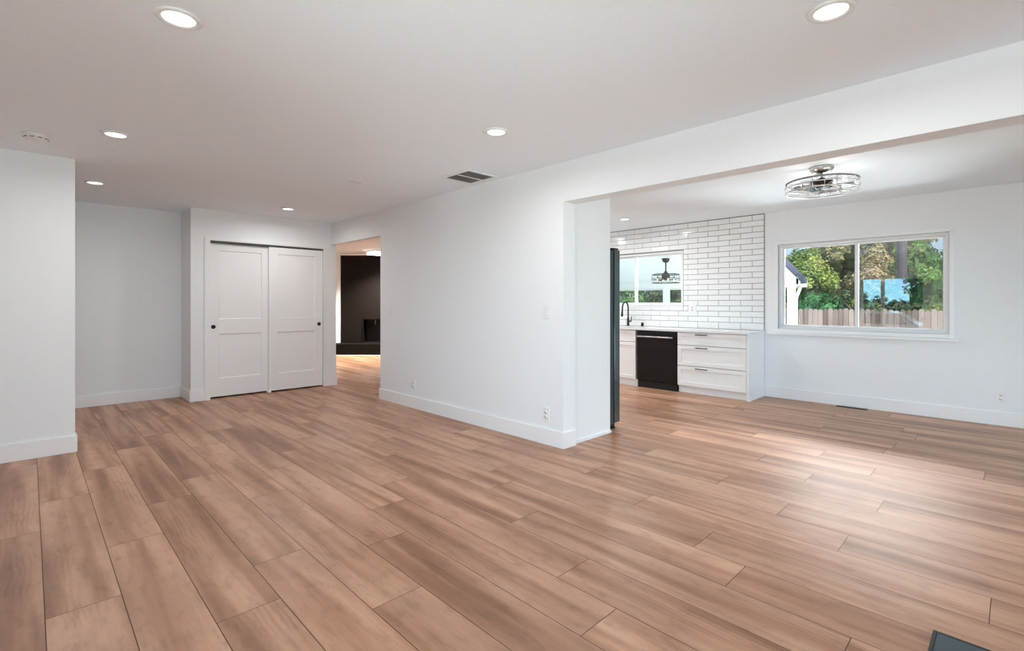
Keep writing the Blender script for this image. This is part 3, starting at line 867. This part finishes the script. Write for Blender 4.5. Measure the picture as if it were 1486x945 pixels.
b.build('edge_shadow', M['black'], r)  # black border stands for the shadow gap around the mat

# ------------------------------------------------------------------ corner fireplace in the room beyond
# local frame: x runs along the face, y points back into the corner; turned to face the hall
ang = math.radians(-45)
r = thing('corner_fireplace', 'near-black floor-to-ceiling corner fireplace seen through the hall opening', 'fireplace', (6.205, 10.715, 0), rz=ang)
WF = 2.32
b = MB(); fx0, fx1, fz0, fz1 = -.575, .575, .285, .885
b.box(-WF / 2, fx0, 0, .06, .27, 2.40); b.box(fx1, WF / 2, 0, .06, .27, 2.40); b.box(fx0, fx1, 0, .06, fz1, 2.40); b.box(fx0, fx1, 0, .06, .27, fz0)
b.build('surround', M['fire_wall'], r)
b = MB(); b.box(fx0, fx1, .30, .32, fz0, fz1); b.box(fx0 - .01, fx0, .06, .32, fz0, fz1); b.box(fx1, fx1 + .01, .06, .32, fz0, fz1); b.box(fx0, fx1, .06, .30, fz1, fz1 + .01); b.box(fx0, fx1, .06, .30, fz0 - .01, fz0)
b.build('firebox', M['firebox'], r)
b = MB()
for x in (fx0, fx1 - .03): b.box(x, x + .03, -.02, .0, fz0, fz1, .002)
b.box(fx0, fx1, -.02, 0, fz1 - .04, fz1, .002); b.box(-.012, .012, -.02, 0, fz0, fz1 - .04)
dr = b.build('glass_door_frame', M['hearth'], r)
for x in (-.25, .25):
    b = MB(); b.tube([(x, -.025, .70), (x, -.04, .72), (x, -.04, .80), (x, -.025, .82)], .006, 8); o = b.build('door_handle', M['steel'], dr); o['label'] = 'small bright vertical handle'
b = MB(); b.box(-WF / 2 - .05, WF / 2 + .05, -.40, .0, 0, .275, .006); b.build('hearth', M['hearth'], r)
b = MB(); b.box(-WF / 2, WF / 2, -.005, .05, 2.40, HC - .001, .003); b.build('crown_strip', M['trim'], r)
b = MB(); b.box(-WF / 2 - .05, WF / 2 + .05, -.415, -.40, 0, .022, .004); b.build('base_strip', M['trim'], r)

r = thing('flush_ceiling_light', 'square lit crystal flush light on the ceiling of the room beyond', 'ceiling light', (5.72, 10.22, HC))
b = MB(); b.box(-.20, .20, -.20, .20, -.03, 0, .004); b.build('base_plate', M['chrome'], r)
for i in range(4):
    for j in range(4):
        b = MB(); x, y = -.15 + i * .10, -.15 + j * .10; b.box(x - .042, x + .042, y - .042, y + .042, -.095, -.03, .010); b.build('crystal_block', M['can_glow'], r)
d = bpy.data.lights.new('family_lamp', 'AREA'); d.shape = 'DISK'; d.size = .36; d.spread = math.radians(120); d.energy = DAY_FAMILY; d.color = (1, .93, .80)
l = bpy.data.objects.new('family_lamp', d); COL.objects.link(l); l.parent = r; l.location = (0, 0, -.10)

# ------------------------------------------------------------------ outside
structure(MB().box(-60, 90, -60, 90, OUT - .3, OUT - .06).build('ground', M['grass']))
structure(MB().box(XF + .15, 11.4, -1.0, 10.0, OUT - .06, OUT).build('patio_slab', M['concrete']))
structure(MB().box(-18, -8.2, -40, 60, OUT - .06, OUT - .04).build('street', M['asphalt']))
b = MB(); b.box(XL - 1.5, XF + .5, YB - 1.5, YE + 1.3, HC + .14, HC + .26); structure(b.build('roof', M['roof']))  # unseen; eaves made wide to keep the sun out of the openings

# patio cover: sloping roof, gable infill, beam, posts, downspout
pc = thing('patio_cover', 'white patio cover with a dark shingle edge outside the kitchen window', 'patio cover', (9.2, 5.9, OUT))
def ploc(o): return loc(o, pc)
ZR = lambda x: 2.735 - .265 * (x - 7.1)
xa, xb, ya, yb = 7.55, 10.95, 2.88, 9.0
b = MB(); b.prism([(xa, ZR(xa) - .095), (xb, ZR(xb) - .095), (xb, ZR(xb)), (xa, ZR(xa))], 'Y', ya, ya + .16); ploc(b.build('shingle_edge', M['shingle'], pc))
me = bpy.data.meshes.new('roof_panel'); me.from_pydata([(xa, ya + .16, ZR(xa) - .06), (xb, ya + .16, ZR(xb) - .06), (xb, yb, ZR(xb) - .06), (xa, yb, ZR(xa) - .06)], [], [(0, 1, 2, 3)]); me.materials.append(M['panel'])
o = bpy.data.objects.new('roof_panel', me); COL.objects.link(o); o.parent = pc; ploc(o)
b = MB(); b.prism([(xa + .1, ZR(xa + .1) - .115), (10.72, ZR(10.72) - .115), (10.72, 1.60), (xa + .1, 1.60)], 'Y', ya + .05, ya + .09); ploc(b.build('gable_infill', M['patio_white'], pc))
b = MB(); b.box(10.44, 10.58, ya + .05, yb - .1, 1.575, 1.745, .004); ploc(b.build('beam', M['patio_white'], pc))
b = MB(); b.box(xb - .02, xb + .02, ya, yb, ZR(xb) - .16, ZR(xb) - .03, .003); ploc(b.build('gutter', M['patio_white'], pc))
for y in (3.03, 5.64, 8.3):
    b = MB(); b.box(10.45, 10.57, y - .06, y + .06, OUT, 1.575, .004); ploc(b.build('post', M['patio_white'], pc))
b = MB(); b.tube([(10.93, 3.0, 1.58), (10.93, 3.0, 1.52), (10.70, 3.0, 1.36), (10.68, 3.0, 1.28), (10.64, 3.0, -.40)], .033, 10); ploc(b.build('downspout', M['patio_white'], pc))

caged_fan('dark bronze caged ceiling fan hanging under the patio cover, seen through the kitchen window', (8.97, 4.83, ZR(8.97) - .118), .40, .26, .165, M['bronze'], M['bronze'], .075, .085, 3, rod=.013, bulb=M['bulb'], nbars=16)


def set_leaf(me, vals):
    at = me.attributes.new('leaf', 'FLOAT', 'FACE')
    at.data.foreach_set('value', vals)


def foliage(name, blobs, n, size, material, parent, seed, origin):
    """one mesh of many small folded leaves scattered through and over a set of ellipsoid clumps"""
    rnd = random.Random(seed); vs, fs, val = [], [], []
    tot = sum(b[3] * b[4] * b[5] for b in blobs) or 1
    wts = [(b[3] * b[4] * b[5]) ** .67 for b in blobs]; sw = sum(wts)
    for (cx, cy, cz, rx, ry, rz), w_ in zip(blobs, wts):
        # small sub-clumps give the crown its light and dark tufts
        subs = []
        for _ in range(max(8, int(60 * w_ / sw))):
            d = Vector((rnd.gauss(0, 1), rnd.gauss(0, 1), rnd.gauss(0, 1))).normalized(); q = rnd.uniform(.62, 1.0)
            subs.append((Vector((cx + d.x * rx * q, cy + d.y * ry * q, cz + d.z * rz * q)), rnd.uniform(.16, .34) * min(rx, ry, rz), rnd.uniform(-.22, .22), d))
        m = int(n * w_ / sw)
        for _ in range(m):
            c, sr, tone, d = rnd.choice(subs)
            e = Vector((rnd.gauss(0, 1), rnd.gauss(0, 1), rnd.gauss(0, 1))).normalized()
            p = c + e * sr * rnd.uniform(.5, 1.1)
            nrm = (e * .7 + d * .5 + Vector((rnd.uniform(-.6, .6), rnd.uniform(-.6, .6), rnd.uniform(-.1, .9)))).normalized()
            t = nrm.orthogonal().normalized(); t = (Matrix.Rotation(rnd.uniform(0, 2 * PI), 3, nrm) @ t); u = nrm.cross(t)
            s = size * rnd.uniform(.6, 1.35); i = len(vs)
            vs += [p - t * s, p + u * s * .42 - nrm * s * .10, p + t * s, p - u * s * .42 - nrm * s * .10]
            fs += [(i, i + 1, i + 2), (i, i + 2, i + 3)]
            v = min(1, max(0, .5 + tone + rnd.uniform(-.28, .28))); val += [v, v]
        # inner mass of leaves so that the crown is not see-through
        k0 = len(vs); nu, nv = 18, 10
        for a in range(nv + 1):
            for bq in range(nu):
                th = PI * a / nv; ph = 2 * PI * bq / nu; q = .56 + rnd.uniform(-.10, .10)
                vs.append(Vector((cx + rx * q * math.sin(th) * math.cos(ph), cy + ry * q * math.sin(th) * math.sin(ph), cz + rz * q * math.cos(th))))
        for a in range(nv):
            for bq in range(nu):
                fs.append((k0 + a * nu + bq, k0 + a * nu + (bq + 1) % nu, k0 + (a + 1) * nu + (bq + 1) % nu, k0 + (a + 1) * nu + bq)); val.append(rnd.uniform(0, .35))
    o0 = Vector(origin)
    me = bpy.data.meshes.new(name); me.from_pydata([tuple(v - o0) for v in vs], [], fs); me.materials.append(material)
    set_leaf(me, val)
    o = bpy.data.objects.new(name, me); COL.objects.link(o); o.parent = parent
    return o


def tree(kind, label, cat, base, blobs, n, size, leafmat, trunk_r, seed, group, trunk_top=None):
    r = thing(kind, label, cat, base, group)
    foliage('foliage', blobs, n, size, leafmat, r, seed, base)
    top = trunk_top or blobs[0][2]; rnd = random.Random(seed + 1); bx, by, bz = base
    h = top - bz
    b = MB(); b.tube([(0, 0, 0), (.03, .02, h * .3), (-.03, .04, h * .6), (.02, 0, h)], [trunk_r * 1.25, trunk_r, trunk_r * .85, trunk_r * .6], 12)
    for k in range(5):
        a = rnd.uniform(0, 2 * PI); q = rnd.uniform(.4, .8); ln = rnd.uniform(.5, .9)
        b.tube([(0, .02, h * q), (ln * .5 * math.cos(a), ln * .5 * math.sin(a), h * q + ln * .4), (ln * math.cos(a), ln * math.sin(a), h * q + ln * .9)], [trunk_r * .5, trunk_r * .35, trunk_r * .15], 8)
    b.build('trunk', M['bark'], r)
    return r


G0 = OUT - .06
GT = 'trees behind the back fence'
tree('tree', 'yellow-green bushy tree behind the fence in the left window pane', 'tree', (17.6, 4.75, G0), [(17.6, 4.85, 1.35, 1.2, 1.15, 1.6), (17.4, 4.1, .9, .9, .8, 1.2)], 15000, .055, M['leaf_yellow'], .12, 21, GT)
tree('tree', 'tall tan-leaved tree behind the fence across the window middle', 'tree', (21.6, 3.7, G0), [(21.6, 3.9, 3.1, 1.5, 1.7, 1.6), (21.2, 3.35, 2.0, 1.2, 1.2, 1.1), (21.4, 4.75, 2.7, 1.1, 1.0, 1.2), (21.5, 2.7, 3.3, 1.1, 1.0, 1.1)], 30000, .062, M['leaf_tan'], .2, 22, GT)
tree('tree', 'tall green tree at the right edge of the dining window', 'tree', (18.5, 1.75, G0), [(18.5, 1.8, 1.9, 1.0, .80, 1.45), (18.5, 1.25, 1.0, .8, .6, 1.2)], 13000, .055, M['leaf_green'], .13, 23, GT)
tree('tree', 'dark green tree low behind the fence in the right window pane', 'tree', (16.0, 2.55, G0), [(16.0, 2.5, .75, .7, .8, 1.25), (16.0, 3.25, .6, .6, .55, 1.0)], 10000, .05, M['leaf_dark'], .10, 24, GT)
tree('shrub', 'deep green rounded shrub just above the fence in the left pane', 'shrub', (14.2, 3.45, G0), [(14.2, 3.45, .65, .62, .62, 1.0)], 7000, .045, M['leaf_deep'], .06, 25, GT)
tree('tree', 'dense dark tree far behind the others filling the gaps', 'tree', (27.0, 6.0, G0), [(27.0, 6.4, 1.9, 2.2, 2.4, 2.2), (27.0, 4.0, 1.9, 2.0, 1.7, 2.8)], 26000, .095, M['leaf_dark'], .2, 26, GT)
tree('tree', 'small yellow-green tree at the far right of the dining window', 'tree', (14.9, .85, G0), [(14.9, .95, .45, .6, .5, 1.0)], 6000, .05, M['leaf_yellow'], .07, 27, GT)
tree('hedge_shrub', 'leafy hedge shrub in the left pane of the kitchen window', 'hedge', (14.0, 9.15, G0), [(14.0, 9.15, .9, .7, .80, 1.4)], 7000, .055, M['leaf_green'], .07, 31, 'hedge beyond the patio')
tree('hedge_shrub', 'leafy hedge shrub in the middle of the kitchen window below the fan', 'hedge', (15.6, 8.6, G0), [(15.6, 8.6, .9, .75, .95, 1.5)], 7000, .055, M['leaf_deep'], .07, 32, 'hedge beyond the patio')
tree('hedge_shrub', 'leafy hedge shrub right of the patio post in the kitchen window', 'hedge', (14.0, 7.15, G0), [(14.0, 7.15, .9, .7, .95, 1.4)], 7000, .055, M['leaf_dark'], .07, 33, 'hedge beyond the patio')

r = thing('street_pole', 'weathered grey utility pole rising between the trees', 'pole', (17.15, 2.19, G0))
b = MB(); b.tube([(0, 0, 0), (0, 0, 3.5), (0, 0, 7.5)], [.125, .115, .10], 16); b.build('shaft', M['pole'], r)
b = MB(); b.box(-.05, .05, -1.1, 1.1, 6.6, 6.72, .005); b.build('crossarm', M['pole'], r)

# wooden fence: dog-eared pickets on rails and posts, one panel mesh per bay
fe = thing('wooden_fence', 'weathered grey-brown picket fence across the back of the garden', 'fence', (13.0, 3.0, G0))
rnd = random.Random(5)
y = -1.6; bay = 0
while y < 7.2:
    b = MB(); vals = []
    y1 = y + 2.2; yy = y
    while yy < y1 - .02:
        wd = .094; top = 1.105 + rnd.uniform(-.018, .018); dx = rnd.uniform(-.004, .004)
        b.prism([(yy, G0 + .03), (yy + wd, G0 + .03), (yy + wd, top - .035), (yy + wd - .024, top), (yy + .024, top), (yy, top - .035)], 'X', 13.0 + dx, 13.018 + dx)
        vals += [rnd.random()] * 8
        yy += wd + .006
    o = loc(b.build('picket_panel', M['fence'], fe), fe)
    set_leaf(o.data, (vals + [.5] * len(o.data.polygons))[:len(o.data.polygons)])
    for z in (-.25, .35, .90):
        b = MB(); b.box(13.02, 13.06, y, y1, z - .045, z + .045); o = loc(b.build('rail', M['fence'], fe), fe)
    b = MB(); b.box(13.06, 13.15, y - .045, y + .045, G0, 1.0); loc(b.build('post', M['fence'], fe), fe)
    y = y1; bay += 1

# ------------------------------------------------------------------ street side, seen mirrored in the right pane of the dining window
GS = 'street trees mirrored in the dining window'
tree('tree', 'street tree mirrored at the right of the blue window reflection', 'tree', (-16.5, 3.25, G0), [(-16.5, 3.2, 1.35, .8, .75, 1.5), (-16.7, 2.9, 2.6, .6, .6, .8)], 6000, .075, M['leaf_dark'], .12, 41, GS)
tree('tree', 'street tree mirrored at the left of the blue window reflection', 'tree', (-17.5, 6.1, G0), [(-17.5, 6.1, .75, .9, .9, 1.2)], 5000, .075, M['leaf_dark'], .12, 42, GS)
tree('tree', 'low rounded tree mirrored above the parked car', 'tree', (-22.0, 5.4, G0), [(-22.0, 5.4, .55, 1.2, 1.9, .95)], 6000, .09, M['leaf_dark'], .12, 43, GS)
cr = thing('parked_car', 'silver car parked on the street, mirrored faintly in the dining window', 'car', (-10.5, 3.9, OUT - .04))
prof = [(-2.15, .35), (-2.2, .62), (-2.05, .80), (-1.35, .88), (-.75, 1.32), (-.45, 1.40), (.65, 1.40), (.95, 1.34), (1.55, .95), (2.10, .90), (2.2, .65), (2.15, .35)]
def car_shell(sc, name, mat_, parent):
    b = MB(); n = len(prof); vs, fs = [], []
    rows = ((-.86, .0), (-.89, .06), (.89, .06), (.86, .0))
    for k, x in enumerate((-.80, -.88, .88, .80)):
        for (y, z) in prof:
            tuck = .16 * max(0, (z - .9) / .5)
            xx = x - math.copysign(tuck, x)
            e = .97 if k in (0, 3) else 1.0
            vs.append((xx, y * e, .35 + (z - .35) * e))
    for k in range(3):
        for i in range(n):
            j = (i + 1) % n; fs.append((k * n + i, k * n + j, (k + 1) * n + j, (k + 1) * n + i))
    fs.append(tuple(range(n))); fs.append(tuple(3 * n + i for i in range(n)))
    b.add(vs, fs); return b.build(name, mat_, parent)
car_shell(1, 'body', M['carpaint'], cr)
for sx in (-1, 1):
    for y0, y1, ya_, yb_ in ((-.72, .02, -1.02, .02), (.10, .86, .10, 1.26)):
        b = MB(); x0, x1 = sx * .885, sx * .765
        b.add([(x0, ya_, .93), (x0, yb_, .93), (x1, y1, 1.31), (x1, y0, 1.31), (x0 - sx * .03, ya_, .93), (x0 - sx * .03, yb_, .93), (x1 - sx * .03, y1, 1.31), (x1 - sx * .03, y0, 1.31)],
              [(0, 1, 2, 3), (7, 6, 5, 4), (0, 4, 5, 1), (1, 5, 6, 2), (2, 6, 7, 3), (3, 7, 4, 0)])
        b.build('side_window', M['carglass'], cr)
    for y in (-1.38, 1.36):
        b = MB(); b.lathe([(.33, -.11), (.34, -.09), (.34, .09), (.33, .11)], 24, (sx * .80, y, .34), 'X'); wl = b.build('wheel', M['tyre'], cr)
        b = MB(); b.lathe([(.21, -.118), (.21, .118)], 20, (sx * .80, y, .34), 'X'); b.build('hub_cap', M['steel'], wl)
